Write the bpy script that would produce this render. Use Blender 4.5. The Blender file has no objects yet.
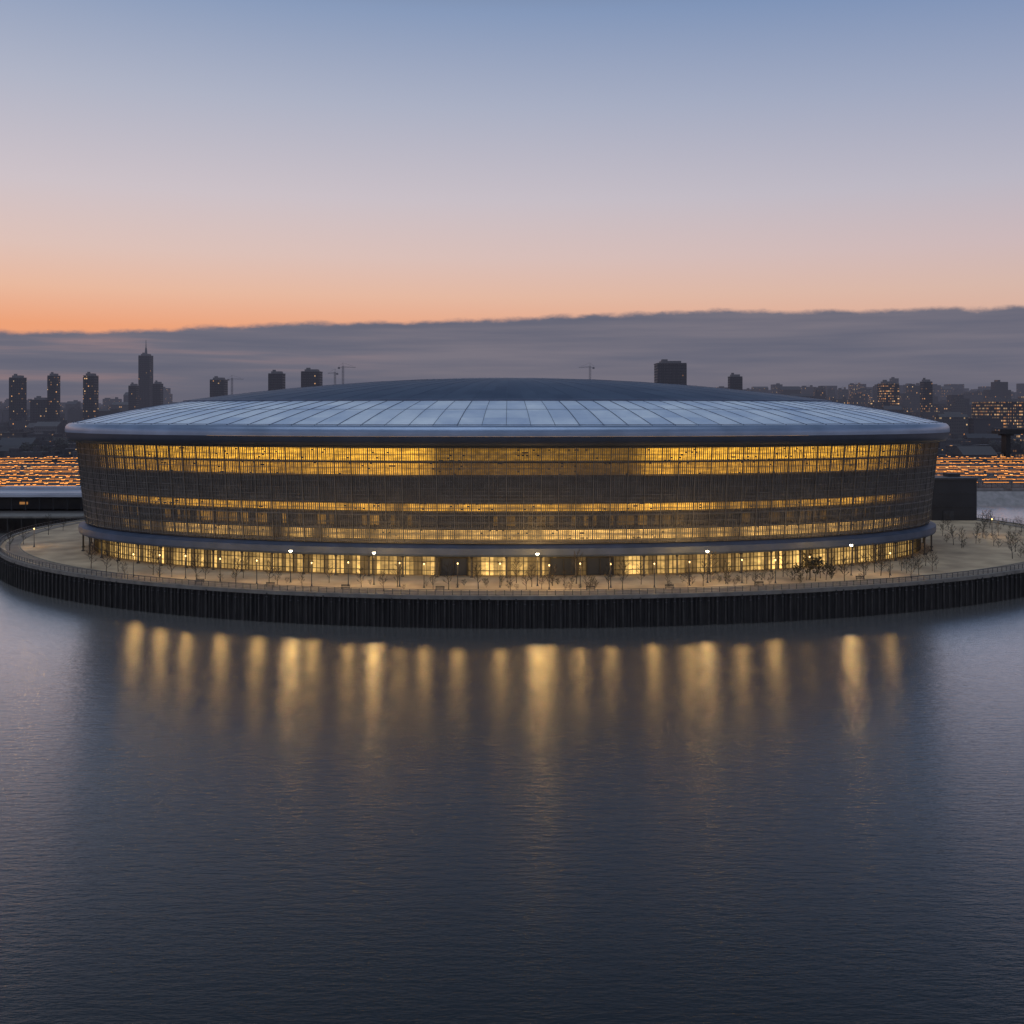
import bpy, math, random
from mathutils import Vector, Matrix, noise
random.seed(7)
C = bpy.context.scene.collection
def srgb(r,g,b):
    f=lambda c:(c/255/12.92) if c/255<=0.04045 else ((c/255+0.055)/1.055)**2.4
    return (f(r),f(g),f(b),1.0)

# ------------------------------------------------------------------ mesh helper
class MB:
    def __init__(s): s.v=[]; s.f=[]; s.m=[]; s.c=[]
    def face(s,idx,mat=0,col=None): s.f.append(idx); s.m.append(mat); s.c.append(col)
    def quad(s,a,b,c,d,mat=0,col=None):
        n=len(s.v); s.v+= [tuple(a),tuple(b),tuple(c),tuple(d)]; s.face((n,n+1,n+2,n+3),mat,col)
    def box(s,c,size,rz=0,mat=0,taper=1.0,col=None,bottom=True):
        hx,hy,hz=size[0]/2,size[1]/2,size[2]/2; n=len(s.v); cr,sr=math.cos(rz),math.sin(rz)
        for z,t in((-hz,1),(hz,taper)):
            for x,y in((-hx,-hy),(hx,-hy),(hx,hy),(-hx,hy)):
                x*=t;y*=t
                s.v.append((c[0]+x*cr-y*sr,c[1]+x*sr+y*cr,c[2]+z))
        fs=[(4,5,6,7),(0,1,5,4),(1,2,6,5),(2,3,7,6),(3,0,4,7)]
        if bottom: fs.append((3,2,1,0))
        for f in fs: s.face(tuple(n+i for i in f),mat,col)
    def tube(s,p0,p1,r0,r1,n=6,mat=0,cap=True):
        p0=Vector(p0);p1=Vector(p1);d=(p1-p0)
        if d.length<1e-6: return
        d.normalize(); u=d.orthogonal().normalized(); w=d.cross(u); k=len(s.v)
        for p,r in((p0,r0),(p1,r1)):
            for i in range(n):
                a=2*math.pi*i/n; s.v.append(tuple(p+u*math.cos(a)*r+w*math.sin(a)*r))
        for i in range(n):
            j=(i+1)%n; s.face((k+i,k+j,k+n+j,k+n+i),mat)
        if cap:
            s.face(tuple(k+n+i for i in range(n)),mat); s.face(tuple(k+n-1-i for i in range(n)),mat)
    def rings(s,loops,mat=0,closed=True,col=None):
        n=len(loops[0]); base=len(s.v)
        for L in loops: s.v+=[tuple(p) for p in L]
        for k in range(len(loops)-1):
            for i in range(n if closed else n-1):
                j=(i+1)%n
                s.face((base+k*n+i,base+k*n+j,base+(k+1)*n+j,base+(k+1)*n+i),mat,col(k,i) if col else None)
    def build(s,name,mats,parent=None,smooth=False,attr=None,loc=None,**props):
        me=bpy.data.meshes.new(name); me.from_pydata(s.v,[],s.f)
        for m in mats: me.materials.append(m)
        me.polygons.foreach_set('material_index',s.m)
        if smooth: me.polygons.foreach_set('use_smooth',[True]*len(s.f))
        if attr:
            ca=me.color_attributes.new(attr,'FLOAT_COLOR','CORNER')
            data=[]
            for p,c in zip(me.polygons,s.c):
                c=c or (0,0,0,1)
                for _ in range(p.loop_total): data+=list(c)
            ca.data.foreach_set('color',data)
        me.update()
        o=bpy.data.objects.new(name,me); C.objects.link(o)
        if loc: o.location=loc
        if parent: o.parent=parent
        for k,v in props.items(): o[k]=v
        return o
def empty(name,loc=(0,0,0),**props):
    o=bpy.data.objects.new(name,None); C.objects.link(o); o.location=loc; o.empty_display_size=1
    for k,v in props.items(): o[k]=v
    return o
def copy_thing(o,loc,rz=0,scale=1.0):
    c=o.copy(); C.objects.link(c); c.location=loc; c.rotation_euler=(0,0,rz); c.scale=(scale,)*3
    for ch in o.children:
        d=ch.copy(); d.parent=c; C.objects.link(d)
    return c

# ------------------------------------------------------------------ materials
class NT:
    def __init__(s,nt): s.nt=nt; nt.nodes.clear()
    def n(s,t,**kw):
        nd=s.nt.nodes.new(t)
        for k,v in kw.items(): setattr(nd,k,v)
        return nd
    def l(s,a,b): s.nt.links.new(a,b)
    def math(s,op,a,b=None,c=None,clamp=False):
        nd=s.n('ShaderNodeMath',operation=op); nd.use_clamp=clamp
        for i,x in enumerate((a,b,c)):
            if x is None: continue
            if isinstance(x,(int,float)): nd.inputs[i].default_value=x
            else: s.l(x,nd.inputs[i])
        return nd.outputs[0]
    def mix(s,f,a,b):
        nd=s.n('ShaderNodeMix',data_type='RGBA')
        for i,x in((0,f),(6,a),(7,b)):
            if isinstance(x,(int,float)): nd.inputs[i].default_value=x
            elif isinstance(x,tuple): nd.inputs[i].default_value=x
            else: s.l(x,nd.inputs[i])
        return nd.outputs[2]
    def ramp(s,f,pts,interp='LINEAR'):
        nd=s.n('ShaderNodeValToRGB'); cr=nd.color_ramp; cr.interpolation=interp
        while len(cr.elements)<len(pts): cr.elements.new(0.5)
        for e,(p,c) in zip(cr.elements,pts): e.position=p; e.color=c
        s.l(f,nd.inputs[0]); return nd.outputs[0]
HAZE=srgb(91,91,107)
def add_haze(T,shader,dist=2600.0):  # aerial haze painted into the material: emission mixed in with distance from origin
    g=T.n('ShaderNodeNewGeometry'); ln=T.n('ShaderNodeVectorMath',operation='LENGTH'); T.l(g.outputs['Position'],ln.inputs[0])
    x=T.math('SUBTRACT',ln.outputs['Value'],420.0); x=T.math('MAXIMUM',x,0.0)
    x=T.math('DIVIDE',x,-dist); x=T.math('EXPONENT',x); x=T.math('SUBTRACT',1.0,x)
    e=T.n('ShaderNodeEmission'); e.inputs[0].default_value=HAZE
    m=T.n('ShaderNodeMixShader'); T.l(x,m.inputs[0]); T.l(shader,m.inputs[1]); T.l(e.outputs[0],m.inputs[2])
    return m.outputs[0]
def mat(name,c1,c2=None,scale=1.0,rough=0.7,metal=0.0,bump=0.0,haze=False,spec=0.5,stretch=(1,1,1),detail=5):
    m=bpy.data.materials.new(name); m.use_nodes=True; T=NT(m.node_tree)
    b=T.n('ShaderNodeBsdfPrincipled'); out=T.n('ShaderNodeOutputMaterial')
    b.inputs['Roughness'].default_value=rough; b.inputs['Metallic'].default_value=metal; b.inputs['Specular IOR Level'].default_value=spec
    g=T.n('ShaderNodeNewGeometry'); mp=T.n('ShaderNodeMapping'); mp.inputs['Scale'].default_value=stretch
    T.l(g.outputs['Position'],mp.inputs[0])
    nz=T.n('ShaderNodeTexNoise'); nz.inputs['Scale'].default_value=scale; nz.inputs['Detail'].default_value=detail
    T.l(mp.outputs[0],nz.inputs['Vector'])
    c2=c2 or tuple(x*0.7 for x in c1[:3])+(1,)
    f=T.n('ShaderNodeMapRange'); f.inputs[1].default_value=.3; f.inputs[2].default_value=.7; T.l(nz.outputs['Fac'],f.inputs[0])
    T.l(T.mix(f.outputs[0],c1,c2),b.inputs['Base Color'])
    if bump:
        bp=T.n('ShaderNodeBump'); bp.inputs['Strength'].default_value=bump; bp.inputs['Distance'].default_value=.1
        T.l(nz.outputs['Fac'],bp.inputs['Height']); T.l(bp.outputs[0],b.inputs['Normal'])
    sh=b.outputs[0]
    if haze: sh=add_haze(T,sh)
    T.l(sh,out.inputs[0]); return m
def emis(name,col,st):
    m=bpy.data.materials.new(name); m.use_nodes=True; T=NT(m.node_tree)
    e=T.n('ShaderNodeEmission'); e.inputs[0].default_value=col; e.inputs[1].default_value=st
    out=T.n('ShaderNodeOutputMaterial'); T.l(e.outputs[0],out.inputs[0]); return m
def glow_mat(name,strength,nscale=.6):
    m=bpy.data.materials.new(name); m.use_nodes=True; T=NT(m.node_tree)
    a=T.n('ShaderNodeVertexColor',layer_name='glow'); e=T.n('ShaderNodeEmission')
    g=T.n('ShaderNodeNewGeometry'); mp=T.n('ShaderNodeMapping'); mp.inputs['Scale'].default_value=(1,1,2.2); T.l(g.outputs['Position'],mp.inputs[0])
    nz=T.n('ShaderNodeTexNoise'); nz.inputs['Scale'].default_value=nscale; nz.inputs['Detail'].default_value=5; T.l(mp.outputs[0],nz.inputs['Vector'])
    r=T.n('ShaderNodeMapRange'); r.inputs[1].default_value=.36; r.inputs[2].default_value=.64; r.inputs[3].default_value=.6; r.inputs[4].default_value=1.3; T.l(nz.outputs['Fac'],r.inputs[0])
    T.l(a.outputs['Color'],e.inputs[0]); T.l(T.math('MULTIPLY',r.outputs[0],strength),e.inputs[1])
    d=T.n('ShaderNodeBsdfPrincipled'); d.inputs['Base Color'].default_value=(.13,.115,.10,1); d.inputs['Roughness'].default_value=.6
    ad=T.n('ShaderNodeAddShader'); T.l(e.outputs[0],ad.inputs[0]); T.l(d.outputs[0],ad.inputs[1])
    out=T.n('ShaderNodeOutputMaterial'); T.l(ad.outputs[0],out.inputs[0]); return m

M_glow=glow_mat('lit_interior',1.0)
M_frame=mat('screen_steel',(.135,.13,.125,1),(.085,.082,.08,1),.5,.5,.15)
M_framed=mat('dark_steel',(.05,.052,.06,1),(.03,.032,.038,1),.8,.5,.3)
M_ffr=mat('shopfront_steel',(.09,.085,.08,1),(.06,.055,.05,1),.8,.5,.2)
M_slab=mat('floor_slab',(.17,.155,.135,1),(.11,.10,.088,1),.4,.7)
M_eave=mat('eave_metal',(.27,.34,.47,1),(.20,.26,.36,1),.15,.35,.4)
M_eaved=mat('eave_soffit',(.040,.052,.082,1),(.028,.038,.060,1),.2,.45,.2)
M_canopy=mat('canopy_metal',(.075,.10,.16,1),(.05,.07,.11,1),.3,.5,.1)
M_quay=mat('sheet_pile_steel',(.040,.037,.038,1),(.018,.017,.019,1),.6,.75,.2,.4,stretch=(1,1,.3))
M_emb=mat('embankment_stone',(.30,.28,.28,1),(.18,.17,.17,1),.4,.8)
M_coping=mat('coping_concrete',(.20,.185,.165,1),(.12,.11,.10,1),.5,.8,0,.3)
M_pave=mat('plaza_paving',(.52,.40,.26,1),(.25,.185,.12,1),.13,.8,0,.3,detail=14)
M_path=mat('gravel_path',(.25,.205,.16,1),(.13,.105,.085,1),.3,.8,0,.2,detail=9)
M_kerb=mat('kerb_stone',(.22,.2,.17,1),(.15,.14,.12,1),.8,.8)
M_wood=mat('weathered_timber',(.050,.046,.045,1),(.020,.019,.019,1),1.5,.85,0,.4,stretch=(1,1,.3))
M_rail=mat('rail_steel',(.08,.08,.09,1),(.05,.05,.06,1),1,.4,.5)
M_bark=mat('bark',(.05,.04,.032,1),(.028,.021,.016,1),3,.9,0,.4)
M_leafd=mat('foliage_dark',(.03,.03,.018,1),(.05,.038,.02,1),1.5,.8)
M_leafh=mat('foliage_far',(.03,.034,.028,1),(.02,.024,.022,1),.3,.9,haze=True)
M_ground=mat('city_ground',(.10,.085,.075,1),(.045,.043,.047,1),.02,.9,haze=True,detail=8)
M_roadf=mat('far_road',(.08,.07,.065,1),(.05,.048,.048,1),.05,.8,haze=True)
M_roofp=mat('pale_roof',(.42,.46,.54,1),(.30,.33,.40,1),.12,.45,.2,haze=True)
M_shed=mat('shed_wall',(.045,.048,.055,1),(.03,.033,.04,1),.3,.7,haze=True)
M_pav=mat('pavilion_wall',(.022,.023,.028,1),(.014,.015,.019,1),.3,.5)
M_lampw=emis('lamp_white',(1,.86,.58,1),20)
M_lamps=emis('lamp_small',(1,.62,.22,1),5)
M_lampo=emis('sodium_lamp',(1,.36,.075,1),2.4)
M_lampy=emis('warm_lamp',(1,.54,.19,1),2.4)
M_strip=emis('platform_light_strip',(1,.35,.07,1),.95)
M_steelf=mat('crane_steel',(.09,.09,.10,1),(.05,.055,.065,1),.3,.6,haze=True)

def glassmat():
    m=bpy.data.materials.new('facade_glass'); m.use_nodes=True; T=NT(m.node_tree)
    t=T.n('ShaderNodeBsdfTransparent'); t.inputs[0].default_value=(.86,.84,.80,1)
    g=T.n('ShaderNodeBsdfGlossy'); g.inputs['Color'].default_value=(.8,.85,.95,1); g.inputs['Roughness'].default_value=.35
    f=T.n('ShaderNodeFresnel'); f.inputs[0].default_value=1.45
    mx=T.n('ShaderNodeMixShader'); T.l(T.math('MULTIPLY_ADD',f.outputs[0],.6,.04),mx.inputs[0]); T.l(t.outputs[0],mx.inputs[1]); T.l(g.outputs[0],mx.inputs[2])
    out=T.n('ShaderNodeOutputMaterial'); T.l(mx.outputs[0],out.inputs[0]); return m
M_glass=glassmat()

def roofmat(name,c1,c2,rough,metal):
    m=bpy.data.materials.new(name); m.use_nodes=True; T=NT(m.node_tree)
    b=T.n('ShaderNodeBsdfPrincipled'); out=T.n('ShaderNodeOutputMaterial'); a=T.n('ShaderNodeVertexColor',layer_name='glow')
    g=T.n('ShaderNodeNewGeometry'); nz=T.n('ShaderNodeTexNoise'); nz.inputs['Scale'].default_value=.10; nz.inputs['Detail'].default_value=9; nz.inputs['Roughness'].default_value=.65
    T.l(g.outputs['Position'],nz.inputs['Vector'])
    sp=T.n('ShaderNodeSeparateColor'); T.l(a.outputs[0],sp.inputs[0])
    f=T.math('ADD',T.math('MULTIPLY',nz.outputs['Fac'],1.6),T.math('MULTIPLY',sp.outputs[0],.5)); f=T.math('SUBTRACT',f,.55,clamp=True)
    T.l(T.mix(f,c1,c2),b.inputs['Base Color']); b.inputs['Metallic'].default_value=metal
    T.l(T.math('MULTIPLY_ADD',nz.outputs['Fac'],.3,rough-.15),b.inputs['Roughness'])
    T.l(b.outputs[0],out.inputs[0]); return m
M_roof=roofmat('roof_panel',(.43,.54,.72,1),(.88,.95,1.0,1),.38,.2)
M_cap=roofmat('roof_membrane',(.036,.054,.095,1),(.07,.098,.15,1),.5,.0)
M_seam=mat('roof_seam_metal',(.11,.14,.21,1),(.08,.10,.15,1),.3,.5,.2)

def citymat():
    m=bpy.data.materials.new('city_facade'); m.use_nodes=True; T=NT(m.node_tree)
    tc=T.n('ShaderNodeTexCoord'); oi=T.n('ShaderNodeObjectInfo'); sx=T.n('ShaderNodeSeparateXYZ'); T.l(tc.outputs['Object'],sx.inputs[0])
    g=T.n('ShaderNodeNewGeometry'); sn=T.n('ShaderNodeSeparateXYZ'); T.l(g.outputs['Normal'],sn.inputs[0])
    h=T.math('ADD',sx.outputs[0],sx.outputs[1]); h=T.math('DIVIDE',T.math('ADD',h,500.37),2.2); z=T.math('DIVIDE',T.math('ADD',sx.outputs[2],.2),3.0)
    fh=T.math('FRACT',h); fz=T.math('FRACT',z)
    cv=T.n('ShaderNodeCombineXYZ'); T.l(T.math('FLOOR',h),cv.inputs[0]); T.l(T.math('FLOOR',z),cv.inputs[1]); T.l(T.math('MULTIPLY',oi.outputs['Random'],97.0),cv.inputs[2])
    wn=T.n('ShaderNodeTexWhiteNoise',noise_dimensions='3D'); T.l(cv.outputs[0],wn.inputs['Vector'])
    mh=T.math('MULTIPLY',T.math('GREATER_THAN',fh,.22),T.math('LESS_THAN',fh,.78))
    mz=T.math('MULTIPLY',T.math('GREATER_THAN',fz,.32),T.math('LESS_THAN',fz,.76))
    side=T.math('LESS_THAN',T.math('ABSOLUTE',sn.outputs[2]),.5)
    win=T.math('MULTIPLY',T.math('MULTIPLY',mh,mz),side)
    lit=T.math('GREATER_THAN',wn.outputs['Value'],T.math('SUBTRACT',1.0,oi.outputs['Alpha']))
    lit=T.math('MULTIPLY',lit,win)
    sc=T.n('ShaderNodeSeparateColor'); T.l(wn.outputs['Color'],sc.inputs[0])
    ecol=T.mix(sc.outputs[1],(1,.40,.11,1),(1,.68,.34,1))
    est=T.math('MULTIPLY',lit,T.math('MULTIPLY_ADD',T.math('POWER',sc.outputs[2],2.5),1.0,.12))
    base=T.mix(win,oi.outputs['Color'],(.02,.025,.035,1))
    b=T.n('ShaderNodeBsdfPrincipled'); T.l(base,b.inputs['Base Color']); T.l(T.math('MULTIPLY_ADD',win,-.5,.8),b.inputs['Roughness'])
    T.l(ecol,b.inputs['Emission Color']); T.l(est,b.inputs['Emission Strength'])
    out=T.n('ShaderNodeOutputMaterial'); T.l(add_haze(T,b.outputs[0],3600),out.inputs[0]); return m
M_city=citymat()

# ------------------------------------------------------------------ stadium geometry
A,B,CX,CY=111.0,54.0,0.0,269.0
CA,CB=86.0,37.0
N0=7200; tab=[0.0]
for i in range(N0):
    t=2*math.pi*(i+.5)/N0; tab.append(tab[-1]+math.hypot(A*math.sin(t),B*math.cos(t))*2*math.pi/N0)
PER=tab[-1]
import bisect
def theta(u):
    s=(u%1.0)*PER; i=bisect.bisect_right(tab,s)-1; i=min(i,N0-1)
    return 2*math.pi*(i+(s-tab[i])/(tab[i+1]-tab[i]))/N0
def S(t,o,z):
    c,s=math.cos(t),math.sin(t); nx,ny=c/A,s/B; l=math.hypot(nx,ny)
    return Vector((CX+A*c+o*nx/l,CY+B*s+o*ny/l,z))
def E(t,a,b,z): return Vector((CX+a*math.cos(t),CY+b*math.sin(t),z))
NB=288
TH=[theta(i/NB) for i in range(NB)]
TH2=[theta(i/(2*NB)) for i in range(2*NB)]
def lean(z): return (z-7.1)/21.3*2.2
stadium=empty('stadium',(CX,CY,0),label='oval glass stadium with pale metal roof on a round waterfront plaza',category='stadium')
def par(o): 
    o.parent=stadium; o.matrix_parent_inverse=Matrix.Translation((-CX,-CY,0)); return o

mb=MB(); rnd=random.Random(3)
bands=[(7.4,10.1,'b1'),(10.7,13.3,'b2'),(13.9,15.6,'b3'),(15.6,16.5,'b2'),(17.1,19.0,'b4'),(19.0,21.1,'b4'),(21.7,24.4,'b5'),(24.9,28.3,'b6')]
smooth_n=lambda x,s:noise.noise(Vector((x*.045,s,0)))
def sstep(a,b,x): t=max(0,min(1,(x-a)/(b-a))); return t*t*(3-2*t)
for (z0,z1,k) in bands:
    for i in range(2*NB):
        t0=TH2[i]; t1=TH2[(i+1)%(2*NB)]
        p=S(t0,0,0); x=p.x; r=rnd.random(); sn=smooth_n(x,z0); s2=noise.noise(Vector((x*.22,z0*3,5)))
        mid=(sstep(-20,-15,x)-sstep(27,32,x)) if p.y<CY else 0
        left=1-sstep(-45,-15,x)
        if k=='b6': g=1.65+.3*sn+.3*s2; g*=1-.80*mid; g*=(.92+.16*r); col=(1,.50,.045)
        elif k=='b5': g=1.0+.4*sn+.5*s2; g*=1-.82*mid; g*=(.85+.25*r); col=(1,.48,.05)
        elif k=='b4': g=.01; col=(1,.50,.09)
        elif k=='b3': g=.95+.35*left+1.0*max(-.6,sn)+1.0*s2; g*=(.7+.5*r); col=(1,.49,.06)
        elif k=='b2': g=.12+.35*left*max(0,.5+s2)+.2*max(0,sn)+.4*max(0,s2-.1); g*=(.7+.5*r); col=(1,.50,.08)
        else: g=.8+.9*sn+1.1*s2; g*=(.65+.6*r); col=(1,.57,.16)
        g=max(g,.01)*1.3
        o0=lean(z0)-3.2; o1=lean(z1)-3.2
        mb.quad(S(t0,o0,z0),S(t1,o0,z0),S(t1,o1,z1),S(t0,o1,z1),0,(col[0]*g,col[1]*g,col[2]*g,1))
par(mb.build('interior_wall',[M_glow],attr='glow'))
for z in (7.25,10.4,13.6,16.8,21.4,24.65,28.45):
    mb=MB(); h=.32 if z!=24.65 else .18
    L=[[S(t,lean(z)+o,zz) for t in TH] for o,zz in((-3.4,z-h),(-.5,z-h),(-.5,z+h),(-3.4,z+h))]
    mb.rings(L); par(mb.build('floor_slab',[M_slab]))
for z0,z1 in((10.75,13.25),(15.65,16.5),(16.9,21.05)):
    mb=MB()
    for i in range(2*NB):
        x=S(TH2[i],0,0).x; lf=1-sstep(-45,-15,x); pr=(.22+.2*lf+.5*noise.noise(Vector((x*.08,z0,3)))) if z0<15 else .0
        if rnd.random()<pr: continue
        t0,t1=TH2[i],TH2[(i+1)%(2*NB)]
        mb.quad(S(t0,lean(z0)-.8,z0),S(t1,lean(z0)-.8,z0),S(t1,lean(z1)-.8,z1),S(t0,lean(z1)-.8,z1))
    par(mb.build('spandrel_band',[M_slab],kind='stuff'))
mb=MB(); mb.rings([[S(t,lean(z)-.25,z) for t in TH] for z in(7.1,28.4)])
par(mb.build('glass_skin',[M_glass]))
def radial_box(mb,t,o,z0,z1,w,d,mat=0):
    p0=S(t,o+lean(z0),z0); p1=S(t,o+lean(z1),z1)
    nrm=(S(t,1,0)-S(t,0,0)).normalized(); tg=Vector((-nrm.y,nrm.x,0))
    n=len(mb.v)
    for p in(p0,p1):
        for a,b in((-1,-1),(1,-1),(1,1),(-1,1)): mb.v.append(tuple(p+tg*a*w/2+nrm*b*d/2))
    for f in((0,1,5,4),(1,2,6,5),(2,3,7,6),(3,0,4,7)): mb.face(tuple(n+i for i in f),mat)
mb=MB(); TH4=[theta(i/(4*NB)) for i in range(4*NB)]
for i in range(4*NB):
    if i%8==0: radial_box(mb,TH4[i],.12,7.1,28.4,.20,.4)
    elif i%2==0: radial_box(mb,TH4[i],.08,7.1,28.4,.13,.24)
    else: radial_box(mb,TH4[i],.05,7.1,28.4,.10,.12)
par(mb.build('mullion_screen',[M_frame],kind='stuff'))
mb=MB(); z=7.5; k=0
while z<28.2:
    h=.09 if k%5 else .16; d=.14 if k%5 else .24
    if rnd.random()<.12: h+=.07
    L=[[S(t,lean(z)+o,zz) for t in TH] for o,zz in((-.1,z-h/2),(d,z-h/2),(d,z+h/2),(-.1,z+h/2),(-.1,z-h/2))]
    mb.rings(L); z+=.29; k+=1
par(mb.build('transom_screen',[M_frame],kind='stuff'))
mb=MB()
for i in range(4*NB):
    for zz in range(36):
        z0=7.6+zz*.575; x=S(TH4[i],0,0).x
        if rnd.random()<.04+.14*noise.noise(Vector((x*.12,z0*.5,9))):
            t0,t1=TH4[i],TH4[(i+1)%(4*NB)]; z1=z0+.28
            mb.quad(S(t0,lean(z0)-.12,z0),S(t1,lean(z0)-.12,z0),S(t1,lean(z1)-.12,z1),S(t0,lean(z1)-.12,z1))
par(mb.build('screen_panels',[M_frame],kind='stuff'))
# eave
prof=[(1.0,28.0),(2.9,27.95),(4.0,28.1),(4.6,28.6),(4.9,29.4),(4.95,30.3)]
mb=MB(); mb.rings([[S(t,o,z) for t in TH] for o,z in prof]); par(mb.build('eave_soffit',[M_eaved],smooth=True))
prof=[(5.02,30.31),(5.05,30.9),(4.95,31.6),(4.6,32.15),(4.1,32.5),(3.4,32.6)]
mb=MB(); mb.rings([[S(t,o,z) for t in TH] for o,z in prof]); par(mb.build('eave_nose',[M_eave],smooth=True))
def roofpt(t,f):
    p=S(t,3.4,32.6); q=E(t,CA,CB,38.1); r=p.lerp(q,f); r.z=32.6+(38.1-32.6)*(f+.07*math.sin(math.pi*f)); return r
NR=104; THR=[theta(i/NR) for i in range(NR)]; sub=4
THF=[theta(i/(NR*sub)) for i in range(NR*sub)]
mb=MB(); fs=[0,.25,.5,.75,1.0]; rp={}
def rc(k,i):
    key=(k//1,i//sub)
    if key not in rp: rp[key]=rnd.random()
    v=rp[key]; return (v,v,v,1)
mb.rings([[roofpt(t,f) for t in THF] for f in fs],0,True,rc)
par(mb.build('roof_panel_ring',[M_roof],attr='glow'))
mb=MB()
for t in THR:
    rad=.10 if rnd.random()<.6 else .06
    for a,b in zip([0,.2,.4,.6,.8],[.2,.4,.6,.8,1.0]):
        p=roofpt(t,a);q=roofpt(t,b); mb.tube(p+Vector((0,0,.03)),q+Vector((0,0,.03)),rad,rad,4,cap=False)
for f,r in((.02,.10),(.56,.04)):
    for i in range(len(THF)):
        p=roofpt(THF[i],f);q=roofpt(THF[(i+1)%len(THF)],f); mb.tube(p+Vector((0,0,.03)),q+Vector((0,0,.03)),r,r,4,cap=False)
par(mb.build('roof_seam',[M_seam],kind='stuff'))
mb=MB(); mb.rings([[E(t,a,b,z) for t in THF] for a,b,z in((CA+.4,CB+.4,38.0),(CA+.4,CB+.4,38.42),(CA-.4,CB-.4,38.5))])
par(mb.build('roof_upstand',[M_seam]))
mb=MB(); rp={}
rr=[1,.9,.8,.68,.55,.42,.28,.14,.03]
def capz(r): return 38.45+6.1*(1-r**1.9)
mb.rings([[E(t,(CA-.5)*r,(CB-.5)*r,capz(r)) for t in THF] for r in rr],0,True,rc)
n=len(mb.v)-len(THF); mb.face(tuple(range(n,n+len(THF))),0,(.5,.5,.5,1))
par(mb.build('roof_cap',[M_cap],attr='glow',smooth=True))
mb=MB()
for i in range(0,NR,2):
    t=THR[i]
    for a,b in zip(rr[:-3],rr[1:-2]): mb.tube(E(t,(CA-.5)*a,(CB-.5)*a,capz(a)),E(t,(CA-.5)*b,(CB-.5)*b,capz(b)),.05,.05,4,cap=False)
par(mb.build('roof_cap_seam',[M_seam],kind='stuff'))
# canopy ring
prof=[(-2.2,4.3),(1.0,4.4),(1.7,4.6),(1.85,5.0),(1.8,6.3),(-.6,7.05)]
mb=MB(); mb.rings([[S(t,o,z) for t in TH] for o,z in prof]); par(mb.build('entrance_canopy',[M_canopy]))
mb=MB()
for i in range(2*NB):
    t0,t1=TH2[i],TH2[(i+1)%(2*NB)]; x=S(t0,0,0).x; r=rnd.random(); r2=rnd.random(); sn=smooth_n(x*2,9.1); s3=noise.noise(Vector((x*.35,1,7)))
    dark=(-16<x<-7) or (8<x<25 and r<.8) or r2<.16+.5*max(0,s3)
    g=.09 if dark else max(.15,(.38+.45*r*r)*(1.0+.8*sn+1.1*s3))
    for z0,z1,mul in((.05,2.9,1.0),(3.0,4.5,.7)):
        gg=max(.02,g*mul*1.1)
        mb.quad(S(t0,-2,z0),S(t1,-2,z0),S(t1,-2,z1),S(t0,-2,z1),0,(gg,gg*.60,gg*.17,1))
par(mb.build('shopfront_wall',[M_glow],attr='glow'))
mb=MB()
for i in range(2*NB):
    t=TH2[i]; w=.20 if i%4==0 else .06
    nrm=(S(t,1,0)-S(t,0,0)).normalized(); p=S(t,-1.9,2.27); mb.box(p,(w,.2,4.5),math.atan2(nrm.y,nrm.x)+math.pi/2)
for zb in(1.05,2.95):
    L=[[S(t,o,z) for t in TH] for o,z in((-1.98,zb-.06),(-1.75,zb-.06),(-1.75,zb+.06),(-1.98,zb+.06))]
    mb.rings(L)
par(mb.build('shopfront_frame',[M_ffr],kind='stuff'))
colm=None
for i in range(0,NB,4):
    t=TH[i]
    if S(t,0,0).y>CY+20: continue
    if colm is None:
        mb=MB(); mb.tube((0,0,0),(0,0,4.35),.2,.2,10); mb.box((0,0,.15),(.6,.6,.3)); mb.tube((0,0,4.0),(0,0,4.4),.2,.4,10)
        colm=mb.build('canopy_column',[M_ffr]); o=colm
    else:
        o=colm.copy(); C.objects.link(o)
    o.parent=stadium; p=S(t,.9,0); o.location=(p.x-CX,p.y-CY,0.02)
for x in(-11.5,12.5,20.5):
    t=-math.acos(x/A); nrm=(S(t,1,0)-S(t,0,0)).normalized(); rz=math.atan2(nrm.y,nrm.x)+math.pi/2
    e=MB()
    e.box((-2.9,0,1.8),(.3,.5,3.6)); e.box((2.9,0,1.8),(.3,.5,3.6)); e.box((0,0,3.75),(6.1,.5,.3)); e.box((0,0,1.8),(.2,.4,3.6)); e.box((0,.1,1.8),(5.5,.08,3.55),mat=1)
    o=e.build('entrance_door',[M_framed,M_eaved],parent=stadium); p=S(t,-1.55,.03); o.location=(p.x-CX,p.y-CY,.03); o.rotation_euler=(0,0,rz)

# ------------------------------------------------------------------ platform / quay
PY=300
def P(t,o=0,z=0):
    c,s=math.cos(t),math.sin(t); a=162 if c>0 else 143; b=108
    nx,ny=c/a,s/b; l=math.hypot(nx,ny)
    return Vector((a*c+o*nx/l,PY+b*s+o*ny/l,z))
NP=720; TP=[2*math.pi*i/NP for i in range(NP)]
mb=MB(); mb.v=[tuple(P(t,-.9,0)) for t in TP]; mb.face(tuple(range(NP)))
mb.build('plaza_pavement',[M_pave],kind='structure')
mb=MB(); mb.rings([[P(t,o,.006) for t in TP] for o in(-5.2,-2.0)]); mb.build('waterside_path',[M_path],kind='structure')
mb=MB(); mb.rings([[P(t,o,z) for t in TP] for o,z in((-5.6,0),(-5.6,.13),(-5.3,.13),(-5.3,0))]); mb.build('path_kerb',[M_kerb],kind='structure')
quay=empty('quay_wall',(0,192,0),label='curved dark sheet pile quay wall with concrete coping',category='quay wall')
def parq(o): o.parent=quay; o.matrix_parent_inverse=Matrix.Translation((0,-192,0)); return o
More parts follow.
